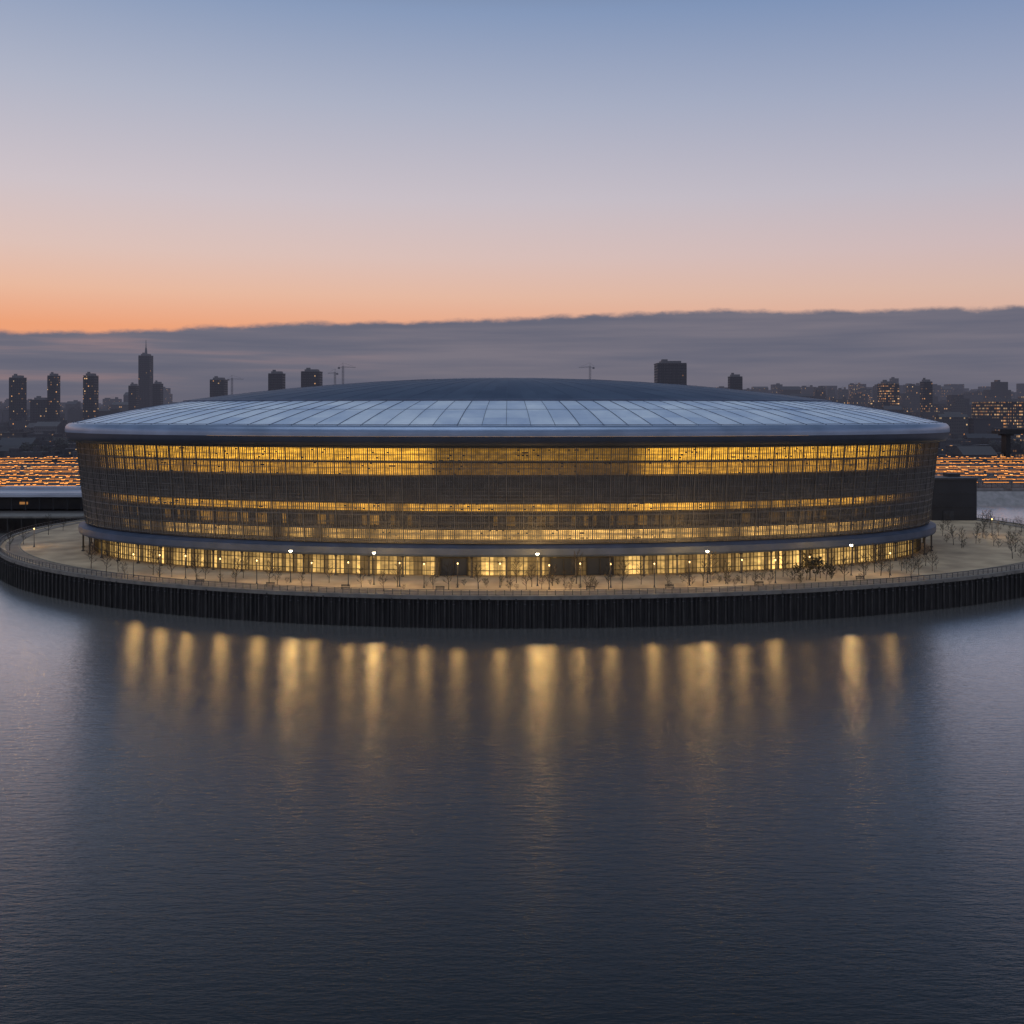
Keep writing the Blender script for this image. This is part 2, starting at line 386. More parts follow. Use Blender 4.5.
mb=MB(); mb.rings([[P(t,o,z) for t in TP] for o,z in((-1.0,0),(-1.0,.22),(.35,.22),(.35,-.5),(-.1,-.5))]); parq(mb.build('coping',[M_coping]))
mb=MB(); NS=3600; loops=[]
for z in(-.45,-7.0):
    L=[]
    for i in range(NS):
        t=2*math.pi*i/NS; o=(-.25 if (i//2)%2 else .12); L.append(P(t,o,z))
    loops.append(L)
mb.rings(loops[::-1]); parq(mb.build('sheet_piling',[M_quay]))
fp=None; last=None; cnt=0
for i in range(14400):
    t=math.pi-.25+(math.pi+.5)*i/14400
    p=P(t,.42,0)
    if last is None or (p-last).length>1.7:
        last=p
        if cnt>=298: break
        if fp is None:
            b=MB(); b.tube((0,0,-7),(0,0,.1),.19,.16,8); b.tube((0,0,.1),(0,0,.3),.2,.1,8); b.tube((0,0,-.55),(0,0,-.35),.2,.2,8,mat=1)
            fp=b.build('fender_pile',[M_wood,M_rail]); o=fp
        else: o=fp.copy(); C.objects.link(o)
        o.location=(p.x,p.y,random.uniform(-1.0,-.5)); o.rotation_euler=(random.uniform(-.015,.015),random.uniform(-.015,.015),random.random()*6)
        o['label']='weathered dark timber fender pile against the quay wall'; o['category']='pile'; o['group']='fender piles along the quay'; cnt+=1
mb=MB(); last=None
for i in range(7200):
    t=math.pi-.35+(math.pi+.7)*i/7200; p=P(t,-.35,.2)
    if last is None or (p-last).length>1.6:
        last=p; mb.tube(p,p+Vector((0,0,1.05)),.07,.07,4)
TT=[math.pi-.35+(math.pi+.7)*i/500 for i in range(501)]
for z in(.45,.75,1.27):
    for a,b in zip(TT[:-1],TT[1:]): mb.tube(P(a,-.35,z),P(b,-.35,z),.06 if z>1 else .03,.06 if z>1 else .03,4,cap=False)
mb.build('railing',[M_rail],label='thin dark steel railing running along the quay edge',category='railing')

# ------------------------------------------------------------------ lamps on plaza
CAMX=1.2
def lamp_proto(kind):
    e=empty('street_lamp'); h=6.3 if kind=='big' else 4.6
    b=MB(); b.tube((0,0,0),(0,0,.5),.16,.12,8); b.tube((0,0,.5),(0,0,h),.09,.06,8); b.box((0,0,.04),(.5,.5,.08))
    b.build('post',[M_rail],parent=e)
    b=MB(); b.tube((0,0,h+.42),(0,0,h+.52),.5,.25,10); b.tube((0,0,h-.05),(0,0,h+.05),.12,.22,8); b.build('lamp_shade',[M_framed],parent=e)
    b=MB(); r=.34 if kind=='big' else .13
    b.tube((0,0,h+.05),(0,0,h+.22),r*.7,r,10); b.tube((0,0,h+.22),(0,0,h+.42),r,r*.8,10); b.build('lamp_head',[M_lampw if kind=='big' else M_lamps],parent=e)
    return e,h
big,hb=lamp_proto('big'); sm,hs=lamp_proto('small')
def solve(sx,o):
    best=None
    for i in range(1200):
        t=math.pi+math.pi*i/1200; p=S(t,o,0); e=abs(512+1000*(p.x-CAMX)/p.y-sx)
        if best is None or e<best[0]: best=(e,p)
    return best[1]
used={'big':False,'small':False}
def place(kind,sx,o,energy,pos=None):
    p=pos or solve(sx,o); proto=big if kind=='big' else sm
    if not used[kind]: proto.location=p; used[kind]=True; q=proto
    else: q=copy_thing(proto,p)
    q['label']=('tall street lamp with bright white lit head on the plaza' if kind=='big' else 'slim plaza lamp with small warm lit head')
    q['category']='street lamp'; q['group']='lamps around the stadium plaza'
    ld=bpy.data.lights.new('lamp_light','POINT'); ld.energy=energy; ld.color=(1,.60,.19); ld.shadow_soft_size=.6
    lo=bpy.data.objects.new('lamp_light',ld); C.objects.link(lo); lo.parent=q; lo.location=(0,0,(hb if kind=='big' else hs)-.5)
for sx,en in((290,800),(374,1100),(537,2300),(708,2000),(851,800)): place('big',sx,11,en)
for k,sx in enumerate((133,160,186,220,257,312,348,400,424,457,500,550,580,610,655,690,742,775,810,890)): place('small',sx,random.uniform(12.5,15),random.uniform(110,420))
for x,y in((-124,262),(138,285)): place('small',0,0,400,Vector((x,y,0)))

# ------------------------------------------------------------------ trees
def bare_tree(name,h,rng,leaves=0.0,low=False):
    e=empty(name); tr=MB(); cr=MB(); tips=[]
    pts=[Vector((0,0,0))]; d=Vector((0,0,1))
    for k in range(7):
        d=(d+Vector((rng.uniform(-.12,.12),rng.uniform(-.12,.12),0))).normalized(); pts.append(pts[-1]+d*h/7*(1.15 if k==0 else .95))
    for k in range(7):
        mb=tr if k<4 else cr; r0=h*.016*(1-k/8); mb.tube(pts[k],pts[k+1],r0,h*.016*(1-(k+1)/8),5,cap=False)
    def grow(p,d,L,r,dep):
        q=p+d*L; cr.tube(p,q,r,r*.6,3,cap=False)
        if dep>=3: tips.append(q); return
        for _ in range(3):
            nd=(d+Vector((rng.uniform(-1,1),rng.uniform(-1,1),rng.uniform(-.2,.8)))*.6).normalized(); grow(p.lerp(q,rng.uniform(.5,1)),nd,L*rng.uniform(.5,.75),r*.62,dep+1)
    for k in range(16):
        f=(.3 if low else 1.4)+5.4*k/16; i=int(f); p=pts[i].lerp(pts[min(i+1,7)],f-i); a=k*2.4+rng.uniform(-.4,.4)
        dd=Vector((math.cos(a),math.sin(a),rng.uniform(.5,1.1))).normalized(); grow(p,dd,h*(.24 if low else .17)*(1.15-abs(f-3)/6),h*.007,0)
    for q in tips:
        if rng.random()<leaves:
            c=q+Vector((rng.gauss(0,.25),rng.gauss(0,.25),rng.gauss(0,.2)))*h*.1
            u=Vector((rng.uniform(-1,1),rng.uniform(-1,1),rng.uniform(-1,1))).normalized()*h*.018; w=u.orthogonal()
            cr.quad(c-u-w,c+u-w,c+u+w,c-u+w,1)
    tr.build('trunk',[M_bark],parent=e); cr.build('crown',[M_bark,M_leafd],parent=e)
    return e
rng=random.Random(11)
protos=[bare_tree('plaza_tree',h,rng,l) for h,l in((5.6,0),(6.6,0),(5.0,0),(5.2,.6))]+[bare_tree('shrub',1.9,rng,.25,True)]
usedt=[False]*5
def ptree(k,loc,sc,lab):
    if not usedt[k]: o=protos[k]; o.location=loc; o.scale=(sc,)*3; usedt[k]=True
    else: o=copy_thing(protos[k],loc,rng.random()*6,sc)
    o['label']=lab; o['category']='shrub' if k==4 else 'tree'; o['group']='shrubs on the plaza' if k==4 else 'young trees on the plaza'
spots=[(95,12),(105,15),(118,12),(128,16),(150,10),(160,15),(172,14),(195,16),(205,12),(232,15),(245,9),(268,13),(278,16),(300,15),(330,11),(362,15),(385,16),(400,13),(430,14),(445,15),(475,16),(500,12),(512,15),(520,10),(528,15),(535,14),(542,16),(548,13),(562,10),(578,11),(588,15),(605,15),(625,15),(640,9),(668,14),(685,15),(692,12),(705,16),(712,10),(722,15),(730,13),(745,16),(752,15),(765,11),(782,9),(835,14),(845,17),(862,12),(868,16),(875,11),(884,16),(892,16),(898,12),(905,13),(912,18),(918,17),(925,10),(932,17),(938,14)]
for sx,o in spots:
    k=rng.choice((0,1,2)); ptree(k,solve(sx+rng.uniform(-4,4),o+rng.uniform(-2.5,2)),rng.uniform(.5,1.1),'bare twiggy young tree planted in the lit plaza paving')
for i in range(60):
    sx=rng.choice((rng.uniform(90,940),rng.uniform(500,600),rng.uniform(680,940))); ptree(4,solve(sx,rng.uniform(8,17)),rng.uniform(.5,1.1),'low bare twiggy shrub on the plaza paving')
for sx,o,sc in((795,12,.6),(801,15,.75),(806,13,.9),(811,11,1.0),(815,15,.95),(820,12,.85),(826,14,.7),(832,13,.55)): ptree(3,solve(sx,o),sc,'bushy dark tree beside the stadium entrance')
for x,y in((150,285),(146,262),(140,250),(153,300),(134,240),(128,262),(136,272),(143,275),(130,250),(150,310),(122,243),(139,292),(126,285),(133,300),(145,305),(124,270),(118,258),(127,245),(138,258),(147,272),(120,268),(151,293),(141,283),(132,279),(-131,285),(-134,300),(-128,270),(-133,315),(-126,256)):
    ptree(rng.choice((0,1,2)),Vector((x+rng.uniform(-2,2),y+rng.uniform(-3,3),0)),rng.uniform(.6,1.0),'bare twiggy young tree on the wide promenade')
    if x>0: ptree(4,Vector((x+rng.uniform(-5,3),y+rng.uniform(-5,3),0)),rng.uniform(.7,1.4),'low bare twiggy shrub on the plaza paving')

bn=None
for sx in(200,270,345,440,590,670,760,860):
    p=solve(sx,17); 
    if bn is None:
        bn=empty('bench'); b=MB()
        for k in range(3): b.box((0,-.18+.18*k,.46),(1.8,.14,.05))
        b.build('seat',[M_wood],parent=bn)
        b=MB(); b.box((0,.27,.68),(1.8,.05,.12)); b.box((0,.3,.86),(1.8,.05,.12)); b.build('backrest',[M_wood],parent=bn)
        for sgn in(-.75,.75):
            b=MB(); b.box((sgn,-.2,.22),(.06,.06,.43)); b.box((sgn,.24,.45),(.06,.06,.9)); b.box((sgn,0,.41),(.06,.45,.05)); b.build('leg',[M_rail],parent=bn)
        bn.location=p; q=bn
    else: q=copy_thing(bn,p)
    q['label']='timber slatted bench facing the water on the plaza'; q['category']='bench'; q['group']='benches on the plaza'

# ------------------------------------------------------------------ pavilion and shed
pav=empty('service_pavilion',(145,332,0),label='dark boxy flat-roofed service building beside the stadium',category='building')
b=MB(); b.box((0,0,6.6),(14.5,14,13.2)); b.box((0,-7.05,8.8),(14.3,.12,.25)); b.box((0,-7.05,4.4),(14.3,.12,.25))
b.build('wall',[M_pav],parent=pav)
b=MB(); b.box((0,0,13.5),(15.1,14.6,.6)); b.box((3,2,14.3),(4,4,1.0)); b.build('roof',[M_framed],parent=pav)
b=MB(); b.box((-2,-7.2,1.6),(3.4,.15,3.0)); b.build('door',[M_framed],parent=pav)
shed=empty('quayside_shed',(-185,372,0),label='long low quayside building with pale flat roof',category='building')
b=MB(); b.box((0,2,2.4),(96,24,4.8)); b.build('wall',[M_shed],parent=shed)
b=MB(); b.box((0,0,5.3),(100,31,.9)); b.box((0,0,5.9),(96,27,.3)); b.box((10,4,6.6),(30,6,1.1)); b.box((-28,4,6.5),(14,5,.9)); b.build('roof',[M_roofp],parent=shed)
b=MB()
for k in range(20): b.tube((-48+k*5,-13.8,0),(-48+k*5,-13.8,4.85),.25,.25,6)
b.build('colonnade',[M_shed],parent=shed,kind='stuff')
b=MB()
for k in range(19):
    if random.random()<.35: b.box((-45.5+k*5,-10.1,2.2),(3.0,.12,.9))
b.build('lit_window',[emis('dim_orange',(1,.45,.15,1),.3)],parent=shed,kind='stuff')
jt=empty('jetty',(-165,330,0),label='low dark jetty on piles below the shed',category='jetty')
b=MB(); b.box((0,14,-.5),(60,10,.6)); b.build('deck',[M_coping],parent=jt)
b=MB()
for k in range(13): b.tube((-29+k*4.8,9.6,-7),(-29+k*4.8,9.6,-.8),.3,.3,6)
b.build('pile_row',[M_wood],parent=jt,kind='stuff')

# ------------------------------------------------------------------ land, water
mb=MB(); Z=-.35; BK=446
pts=[(-6000,350),(-120,350),(-70,400),(-60,BK),(6000,BK),(16000,30000),(-16000,30000)]
mb.v=[(x,y,Z) for x,y in pts]; mb.face(tuple(range(len(pts)))); mb.build('mainland_ground',[M_ground],kind='structure')
mb=MB()
for a,b_ in zip(pts[:3],pts[1:4]): mb.quad((a[0],a[1],-7),(b_[0],b_[1],-7),(b_[0],b_[1],Z),(a[0],a[1],Z))
a,b_=pts[3],pts[4]; mb.quad((a[0],BK-7,-6.4),(b_[0],BK-7,-6.4),(b_[0],BK,Z),(a[0],BK,Z),1)
mb.build('mainland_embankment',[M_quay,M_emb],kind='structure')
mb=MB(); RY=(460,486,514,552,598,660)
for y in RY+(750,840):
    w=7; mb.quad((-1500,y-w/2,Z+.01),(1500,y-w/2,Z+.01),(1500,y+w/2,Z+.01),(-1500,y+w/2,Z+.01))
for y in(418,438): mb.quad((-900,y-4,Z+.01),(-75,y-4,Z+.01),(-75,y+4,Z+.01),(-900,y+4,Z+.01))
mb.build('city_road',[M_roadf],kind='structure')

def watermat():
    m=bpy.data.materials.new('river_water'); m.use_nodes=True; T=NT(m.node_tree)
    out=T.n('ShaderNodeOutputMaterial')
    b=T.n('ShaderNodeBsdfAnisotropic'); b.inputs['Color'].default_value=(.985,.95,.92,1); b.inputs['Roughness'].default_value=.255; b.inputs['Anisotropy'].default_value=.22
    tv=T.n('ShaderNodeCombineXYZ'); tv.inputs[0].default_value=1.0; T.l(tv.outputs[0],b.inputs['Tangent'])
    df=T.n('ShaderNodeBsdfDiffuse'); df.inputs['Color'].default_value=(.008,.013,.016,1)
    g=T.n('ShaderNodeNewGeometry')
    def nz(scale,st,det,dist,rot=0):
        mp=T.n('ShaderNodeMapping'); mp.inputs['Scale'].default_value=st; mp.inputs['Rotation'].default_value=(0,0,rot); T.l(g.outputs['Position'],mp.inputs[0])
        n=T.n('ShaderNodeTexNoise'); n.inputs['Scale'].default_value=scale; n.inputs['Detail'].default_value=det; n.inputs['Distortion'].default_value=dist
        T.l(mp.outputs[0],n.inputs['Vector']); return n.outputs['Fac']
    h=T.math('MULTIPLY',nz(1.7,(.24,1,1),3,0,.03),.115)
    h=T.math('ADD',h,T.math('MULTIPLY',nz(4.8,(.34,1,1),2,0,-.04),.055))
    bp=T.n('ShaderNodeBump'); bp.inputs['Strength'].default_value=1.0; bp.inputs['Distance'].default_value=.75
    T.l(h,bp.inputs['Height']); T.l(bp.outputs[0],b.inputs['Normal'])
    lw=T.n('ShaderNodeLayerWeight'); lw.inputs['Blend'].default_value=.5
    x=T.math('SUBTRACT',lw.outputs['Facing'],.80); x=T.math('EXPONENT',T.math('MULTIPLY',x,6.9)); x=T.math('MINIMUM',x,.95)
    mx=T.n('ShaderNodeMixShader'); T.l(x,mx.inputs[0]); T.l(df.outputs[0],mx.inputs[1]); T.l(b.outputs[0],mx.inputs[2])
    T.l(mx.outputs[0],out.inputs[0]); return m
mb=MB(); mb.quad((-6000,-600,-6.05),(6000,-600,-6.05),(6000,900,-6.05),(-6000,900,-6.05)); mb.build('river_water',[watermat()],kind='structure')

# ------------------------------------------------------------------ city
cr=random.Random(21)
def building(d,x,w,dep,h,lit,tint,style,label=None,name='city_building',cat='building'):
    b=MB(); z0=Z-.2
    def bx(cx,cy,sx,sy,za,zb): b.box((cx,cy,(za+zb)/2),(sx,sy,zb-za),bottom=False)
    bx(0,0,w,dep,z0,h)
    if style==0: bx(0,0,w+.5,dep+.5,h+.02,h+.8); bx(w*.15,0,w*.3,dep*.4,h+.82,h+3.5)
    elif style==1: bx(w*.1,0,w*.6,dep*.7,h+.01,h*1.18); bx(0,0,w*.2,dep*.3,h*1.18+.01,h*1.18+3)
    elif style==2:
        n=len(b.v); hx,hy=w/2+.4,dep/2+.4; rh=min(w,dep)*.3
        b.v+=[(-hx,-hy,h+.02),(hx,-hy,h+.02),(hx,hy,h+.02),(-hx,hy,h+.02),(-hx,0,h+rh),(hx,0,h+rh)]
        for f in((0,1,5,4),(2,3,4,5),(1,2,5),(3,0,4),(3,2,1,0)): b.face(tuple(n+i for i in f))
    elif style==3:
        bx(-w*.3,0,w*.25,dep*.5,h+.01,h+2.6); bx(w*.25,dep*.1,w*.15,dep*.3,h+.01,h+4)
        for k in range(3): b.tube((w*(-.1+.08*k),0,h),(w*(-.1+.08*k),0,h+5+k),.25,.12,4)
    o=b.build(name,[M_city],loc=(x,d,0)); o.color=(tint[0],tint[1],tint[2],lit); o.rotation_euler=(0,0,cr.uniform(-.12,.12))
    kinds={0:'flat-roofed block',1:'stepped block',2:'pitched-roof building',3:'block with roof masts'}
    hh='tall' if h>55 else ('mid-rise' if h>20 else 'low')
    o['label']=label or ('%s dark city %s with %s lit windows'%(hh,kinds[style],'many' if lit>.2 else 'few'))
    o['category']=cat; o['group']='city buildings across the water'; return o
tints=[(.05,.052,.062),(.035,.038,.048),(.06,.06,.066),(.042,.042,.048),(.08,.08,.088)]
rows=[(700,4,9),(740,7,13),(810,10,20),(930,14,30),(1050,20,34),(1180,22,42),(1320,28,54),(1500,42,66),(1800,50,80),(2300,62,104)]
for d,h0,h1 in rows:
    for side in(-1,1):
        u=.415 if d<800 else ((.24 if d<1300 else .20) if side>0 else .34)
        x=u*d
        while x<.62*d:
            w=cr.uniform(8,24)*(1+d/3000); h=cr.uniform(h0,h1)
            if side<0: h*=(.58 if d>750 else .85)
            if side>0 and x/d<.34: h=min(h,35.9+24*d/1000+cr.uniform(-5,4))
            if side<0 and .3*d<x<.4*d and d>1000: h*=1.35
            if cr.random()<.97:
                building(d+cr.uniform(-12,12),side*(x+w/2),w,cr.uniform(10,22),h,cr.choice((.02,.04,.06,.10,.2,.42)) if side>0 else cr.choice((.01,.02,.03,.05)),cr.choice(tints),cr.choice((0,0,1,2,3)) if h>12 else cr.choice((0,2,3)))
            x+=w+cr.uniform(0,4)*(1+d/1500)
def platform(x,y,w):
    e=empty('station_platform',(x,y,Z),label='long low open platform shelter lit by an orange light strip',category='platform',group='lit platforms on the far bank')
    b=MB(); b.box((0,0,.5),(w,5,1.0)); b.build('deck',[M_emb],parent=e)
    b=MB(); b.box((0,0,4.1),(w,5.4,.25))
    k=-w/2+1
    while k<w/2: b.tube((k,0,1),(k,0,4),.12,.12,4); k+=6
    b.build('shelter_roof',[M_shed],parent=e)
    b=MB(); k=-w/2+.5
    while k<w/2-1:
        s=cr.choice((5,7,9,12,16)); 
        b.box((k+s/2,-2.4,3.75),(min(s,w/2-k),.3,.30)); k+=s+cr.uniform(.3,.8)
    b.build('light_strip',[M_strip],parent=e)
for y in(397,408,432,452,473,500,528,541,562,578,612,630,648,676):
    for side in(-1,1):
        if side>0 and y<BK: continue
        x=.415*y+cr.uniform(-4,4)
        while x<.54*y:
            w=cr.uniform(20,48)
            if cr.random()<.95: platform(side*(x+w/2),y,w)
            x+=w+cr.uniform(1,4)
def tower(sx,ytop,wpx,d,style,lit,label,spire=None):
    x=CAMX+(sx-512)*d/1000; h=35.9+(410-ytop)*d/1000; w=wpx*d/1000
    e=empty('skyscraper' if h>70 else 'tower_block',(x,d,0),label=label,category='tower',group='towers on the skyline')
    b=MB(); z0=Z-.2
    b.box((0,0,(h+z0)/2),(w,w*.9,h-z0),bottom=False)
    if style=='step': b.box((w*.12,.6,h*.36),(w*1.45,w*1.1,h*.72),bottom=False)
    for k in range(7): b.box((-w/2+w*k/6,-w*.45-.2,h/2),(w*.03,.8,h-1))
    o=b.build('shaft',[M_city],parent=e); o.color=(.016,.018,.026,lit)
    b=MB(); b.box((0,0,h+1.5),(w*.7,w*.6,3)); b.box((-w*.2,0,h+4),(w*.2,w*.2,2)); b.box((0,0,h+.3),(w*1.04,w*.94,.6)); b.build('roof_plant',[M_steelf],parent=e)
    if spire:
        b=MB(); zt=35.9+(410-spire)*d/1000; b.tube((0,0,h+3),(0,0,(h+zt)/2),w*.14,w*.08,6); b.tube((0,0,(h+zt)/2),(0,0,zt),w*.05,w*.02,6); b.build('spire',[M_steelf],parent=e)
tower(18,378,12,1200,'',.08,'slim dark high-rise with a few lit windows on the skyline')
tower(54,376,9,1250,'',.07,'narrow dark high-rise with flat top on the skyline')
tower(91,376,11,1200,'',.13,'dark rectangular high-rise with flat top on the skyline')
tower(146,356,11,1500,'',.02,'tallest dark skyscraper with a thin spire on the skyline',340)
tower(134,386,8,1400,'',.03,'small dark tower beside the spired skyscraper')
tower(158,384,8,1400,'',.02,'small dark tower beside the spired skyscraper')
tower(219,380,14,1300,'',.03,'stubby dark tower block showing above the roofline')
tower(277,374,14,1200,'',.01,'plain dark tower block just above the stadium roof')
tower(312,372,18,1200,'step',.01,'stepped dark block just above the stadium roof')
tower(670,364,28,1100,'step',.01,'wide dark tower block rising behind the stadium roof')
tower(735,377,12,1200,'',.01,'small dark block behind the stadium roof')
tower(888,384,16,1200,'',.5,'tower block with many warm lit windows')
tower(926,382,9,1200,'',.12,'thin dark tower with scattered lit windows')
tower(1003,402,44,1000,'',.7,'broad apartment block with many warm lit windows')
tower(955,395,12,1500,'',.12,'thin dark tower with scattered lit windows')
tower(42,400,16,1250,'',.05,'squat tower block with scattered lit windows')
b=MB()
for i in range(1800):
    d=cr.uniform(2500,5200); x=cr.uniform(-.75,.75)*d; h=cr.uniform(20,60)
    if x>.19*d: h*=1.7
    elif abs(x/d)<.24: h*=.8
    b.box((x,d,h/2),(cr.uniform(15,60),30,h),bottom=False)
o=b.build('distant_rooftops',[M_city],kind='stuff',label='hazy mass of far city rooftops',category='city'); o.color=(.04,.045,.06,.03)

via=empty('viaduct',(430,690,0),label='tall dark concrete viaduct crossing the far bank',category='viaduct')
b=MB(); b.box((0,0,20.5),(190,12,2.2)); b.box((0,-5.9,22.2),(190,.3,1.2)); b.build('deck',[M_pav],parent=via)
for k in range(9):
    b=MB(); b.box((-88+k*22,0,9.5),(3.0,7,19.6)); b.box((-88+k*22,0,18.8),(6,10,1.0)); b.build('pier',[M_pav],parent=via)

proto=None; n=0
def far_lamp(x,y,white,s):
    global proto,n
    if proto is None:
        proto=[]
        for mm in(M_lampo,M_lampy):
            b=MB(); b.tube((0,0,0),(0,0,5),.12,.08,5); b.tube((0,0,5),(0,-1.2,5.3),.07,.05,4); b.box((0,-1.5,5.25),(.75,1.0,.20)); b.box((0,-1.5,5.04),(1.1,1.0,.22),mat=1)
            proto.append(b.build('street_lamp',[M_steelf,mm]))
    pr=proto[1 if white else 0]
    if not pr.get('used'): pr['used']=1; o=pr
    else: o=pr.copy(); C.objects.link(o)
    o.location=(x,y,Z); o.scale=(s,s,s); o['label']='distant street lamp glowing %s along a city road'%('pale yellow' if white else 'orange'); o['category']='street lamp'; o['group']='street lamps along the far roads'; n+=1
for k,y in enumerate([390,424,444]+[y+4 for y in RY]):
    for side in(-1,1):
        if side>0 and y<BK: continue
        x=.418*y
        while x<.525*y:
            if n<298: far_lamp(side*x,y,cr.random()<.12,cr.uniform(.8,1.1))
            x+=cr.choice((1.7,2.1,2.6,3.4,5))
b=MB()
for i in range(600):
    d=cr.uniform(690,1900); side=cr.choice((-1,1)); x=side*cr.uniform(.38,.56)*d
    h=cr.uniform(4,7); k=cr.choice((0,0,0,1)); r=.15*(d/600)
    b.box((x,d,h),(r*3.4,r*2,r*.9),mat=k); b.box((x,d+r,h/2),(.2,.2,h),mat=2)
b.build('distant_street_lights',[M_lampo,M_lampy,M_steelf],kind='stuff',label='scattered far street lights of the city',category='lights')

def crane(sx,ytop,d,ang):
    x=CAMX+(sx-512)*d/1000; h=35.9+(410-ytop)*d/1000
    e=empty('tower_crane',(x,d,0),label='thin lattice tower crane on the skyline',category='crane',group='cranes on the skyline')
    b=MB(); w=1.2
    for a in(-w,w):
        for c in(-w,w): b.tube((a,c,0),(a,c,h),.3,.3,4)
    z=0;s=1
    while z<h-3: b.tube((-w*s,-w,z),(w*s,-w,z+3),.16,.16,3); b.tube((w*s,w,z),(-w*s,w,z+3),.16,.16,3); z+=3; s=-s
    b.build('mast',[M_steelf],parent=e)
    b=MB(); ca,sa=math.cos(ang),math.sin(ang); 
    for t0 in range(-10,24,3): 
        b.tube((t0*ca,t0*sa,h-2),((t0+3)*ca,(t0+3)*sa,h-2+(1.4 if t0>=0 else 0)),.3,.3,4)
    b.tube((0,0,h-2),(0,0,h+5),.4,.2,4); b.tube((0,0,h+5),(20*ca,20*sa,h+.3),.12,.12,3); b.tube((0,0,h+5),(-9*ca,-9*sa,h-1),.12,.12,3); b.box((-8*ca,-8*sa,h-3.4),(3,3,2.4))
    b.build('jib',[M_steelf],parent=e)
crane(343,366,1500,.9); crane(335,372,1600,2.2); crane(590,366,1500,2.2); crane(232,378,1700,1.0)

def leafy(rg,R,H):
    e=empty('tree'); b=MB(); b.tube((0,0,0),(0,0,H*.5),H*.03,H*.018,6)
    for k in range(5):
        a=rg.random()*6.28; b.tube((0,0,H*(.3+.04*k)),(math.cos(a)*R*.6,math.sin(a)*R*.6,H*rg.uniform(.55,.8)),H*.012,H*.005,4)
    b.build('trunk',[M_bark],parent=e); b=MB()
    for k in range(16):
        c=Vector((rg.gauss(0,.42)*R,rg.gauss(0,.42)*R,H*rg.uniform(.42,.95))); rr_=R*rg.uniform(.22,.42)
        for j in range(38):
            v=Vector((rg.gauss(0,1),rg.gauss(0,1),rg.gauss(0,.8))).normalized()*rr_*rg.uniform(.5,1.05)+c
            u=Vector((rg.gauss(0,1),rg.gauss(0,1),rg.gauss(0,1))).normalized()*R*.07; w=u.orthogonal()
            b.quad(v-u-w,v+u-w,v+u+w,v-u+w)
    b.build('crown',[M_leafh],parent=e); return e
tp=[leafy(cr,4.0,7),leafy(cr,4.6,8),leafy(cr,3.5,9)]; ut=[0,0,0]
for i in range(90):
    side=cr.choice((-1,1,1,1)); d=cr.uniform(700,1050)
    x=side*cr.uniform(.40 if side<0 else .34,.56)*d; k=cr.randrange(3)
    if not ut[k]: o=tp[k]; o.location=(x,d,Z); ut[k]=1
    else: o=copy_thing(tp[k],(x,d,Z),cr.random()*6,cr.uniform(.9,1.8))
    o['label']='dark leafy city tree among the far buildings'; o['category']='tree'; o['group']='trees among the city streets'

# ------------------------------------------------------------------ world
w=bpy.data.worlds.new('World'); bpy.context.scene.world=w; w.use_nodes=True; T=NT(w.node_tree)
tc=T.n('ShaderNodeTexCoord'); sx=T.n('ShaderNodeSeparateXYZ'); T.l(tc.outputs['Generated'],sx.inputs[0])
X,Y,Zc=sx.outputs
e=T.math('MAXIMUM',Zc,0.0)
warm=T.math('ADD',T.math('MULTIPLY',X,-.6),T.math('MULTIPLY',Y,.8))
mr=T.n('ShaderNodeMapRange'); mr.inputs[1].default_value=.35; mr.inputs[2].default_value=1.0; T.l(warm,mr.inputs[0])
L=T.ramp(e,[(0,srgb(234,154,112)),(.078,srgb(238,162,120)),(.112,srgb(234,185,158)),(.15,srgb(223,194,184)),(.205,srgb(207,195,200)),(.29,srgb(178,182,199)),(.37,srgb(143,160,190)),(.47,srgb(70,84,108)),(1,srgb(50,63,86))])
R=T.ramp(e,[(0,srgb(206,160,144)),(.082,srgb(217,178,160)),(.112,srgb(212,183,172)),(.15,srgb(202,183,186)),(.205,srgb(183,181,195)),(.29,srgb(152,163,190)),(.37,srgb(117,141,181)),(.47,srgb(60,76,102)),(1,srgb(50,63,86))])
sky=T.mix(mr.outputs[0],R,L)
vm=T.n('ShaderNodeMapping'); vm.inputs['Scale'].default_value=(1,1,2.2); T.l(tc.outputs['Generated'],vm.inputs[0])
n1=T.n('ShaderNodeTexNoise'); n1.inputs['Scale'].default_value=30; n1.inputs['Detail'].default_value=8; n1.inputs['Roughness'].default_value=.65; T.l(vm.outputs[0],n1.inputs['Vector'])
n0=T.n('ShaderNodeTexNoise'); n0.inputs['Scale'].default_value=3.0; n0.inputs['Detail'].default_value=2; T.l(tc.outputs['Generated'],n0.inputs['Vector'])
top=T.ramp(T.math('MULTIPLY_ADD',X,1.0,.5),[(0.0,(.067,)*3+(1,)),(.15,(.073,)*3+(1,)),(.3,(.085,)*3+(1,)),(.5,(.0915,)*3+(1,)),(.7,(.0985,)*3+(1,)),(1,(.0895,)*3+(1,))])
top=T.math('ADD',top,T.math('MULTIPLY',T.math('SUBTRACT',n1.outputs['Fac'],.5),.012))
top=T.math('ADD',top,T.math('MULTIPLY',T.math('SUBTRACT',n0.outputs['Fac'],.5),.010))
dd=T.math('SUBTRACT',top,Zc); msk=T.n('ShaderNodeMapRange',interpolation_type='SMOOTHSTEP'); msk.inputs[1].default_value=-.0022; msk.inputs[2].default_value=.0040; T.l(dd,msk.inputs[0])
vm2=T.n('ShaderNodeMapping'); vm2.inputs['Scale'].default_value=(1,1,18); T.l(tc.outputs['Generated'],vm2.inputs[0])
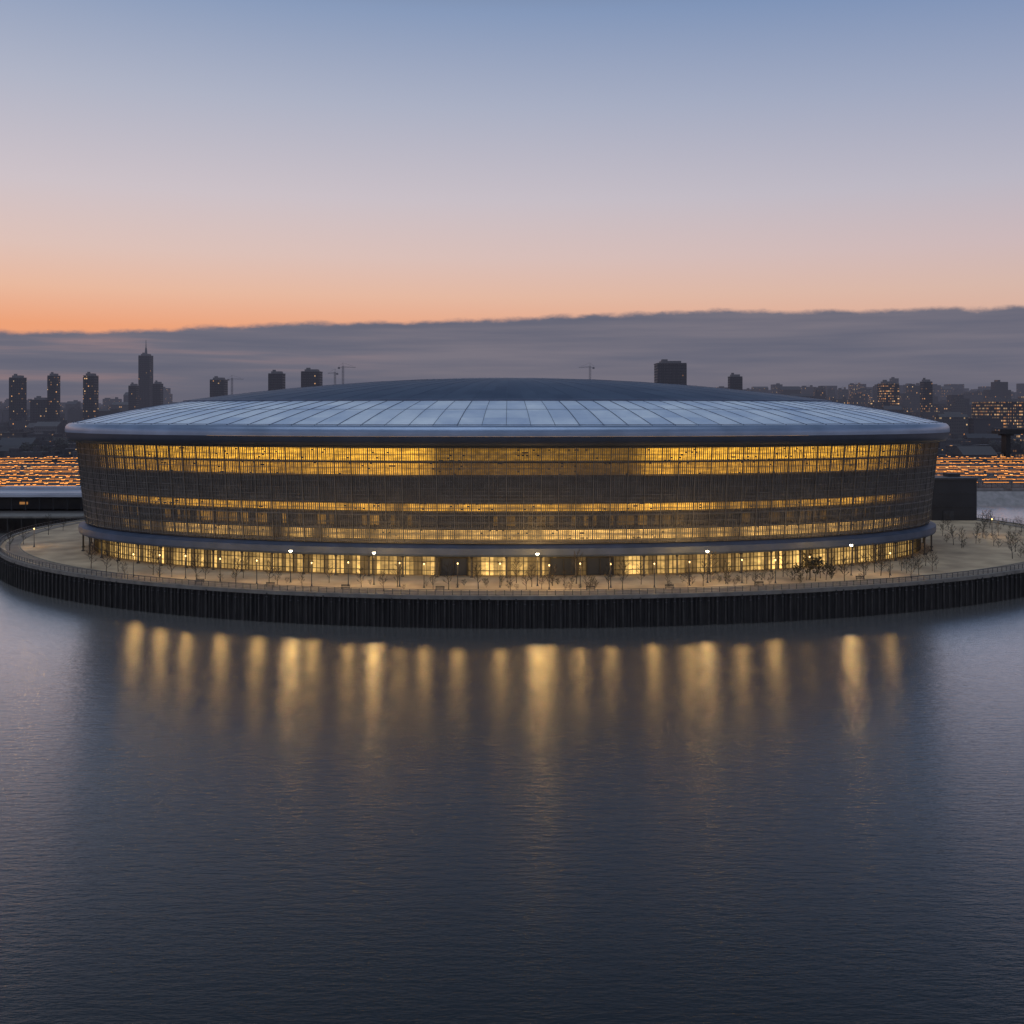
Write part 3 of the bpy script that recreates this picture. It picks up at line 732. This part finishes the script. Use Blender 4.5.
n2=T.n('ShaderNodeTexNoise'); n2.inputs['Scale'].default_value=4.5; n2.inputs['Detail'].default_value=7; T.l(vm2.outputs[0],n2.inputs['Vector'])
cf=T.n('ShaderNodeMapRange'); cf.inputs[1].default_value=.38; cf.inputs[2].default_value=.70; T.l(n2.outputs['Fac'],cf.inputs[0])
ccol=T.mix(cf.outputs[0],srgb(101,102,118),srgb(121,116,127))
mw=T.n('ShaderNodeMapRange'); mw.inputs[1].default_value=.85; mw.inputs[2].default_value=1.0; T.l(warm,mw.inputs[0])
n3=T.n('ShaderNodeMapRange'); n3.inputs[1].default_value=.52; n3.inputs[2].default_value=.68; T.l(n2.outputs['Fac'],n3.inputs[0])
wf=T.math('MULTIPLY',T.math('MULTIPLY',mw.outputs[0],n3.outputs[0]),.35)
ccol=T.mix(wf,ccol,srgb(190,140,128))
low=T.ramp(e,[(0,(1,1,1,1)),(.05,(0,0,0,1)),(1,(0,0,0,1))])
ccol=T.mix(T.math('MULTIPLY',low,.6),ccol,srgb(99,97,110))
sky=T.mix(msk.outputs[0],sky,ccol)
bg=T.n('ShaderNodeBackground'); T.l(sky,bg.inputs[0]); bg.inputs[1].default_value=1.0
out=T.n('ShaderNodeOutputWorld'); T.l(bg.outputs[0],out.inputs[0])

sd=bpy.data.lights.new('sky_fill','SUN'); sd.energy=1.15; sd.angle=math.radians(50); sd.color=(.72,.84,1.0)  # added cool fill standing in for skylight on the roof; sun has set
so=bpy.data.objects.new('sky_fill',sd); C.objects.link(so); so.rotation_euler=(math.radians(18),0,math.radians(-20))

cam=bpy.data.cameras.new('camera'); co=bpy.data.objects.new('camera',cam); C.objects.link(co)
cam.sensor_width=36; cam.lens=36*1000/1024; cam.shift_y=-102/1024; cam.clip_end=60000; cam.clip_start=1
co.location=(CAMX,0,35.9); co.rotation_euler=(math.radians(90),0,0)
sc=bpy.context.scene; sc.camera=co
sc.view_settings.view_transform='Standard'; sc.view_settings.look='None'; sc.view_settings.exposure=0
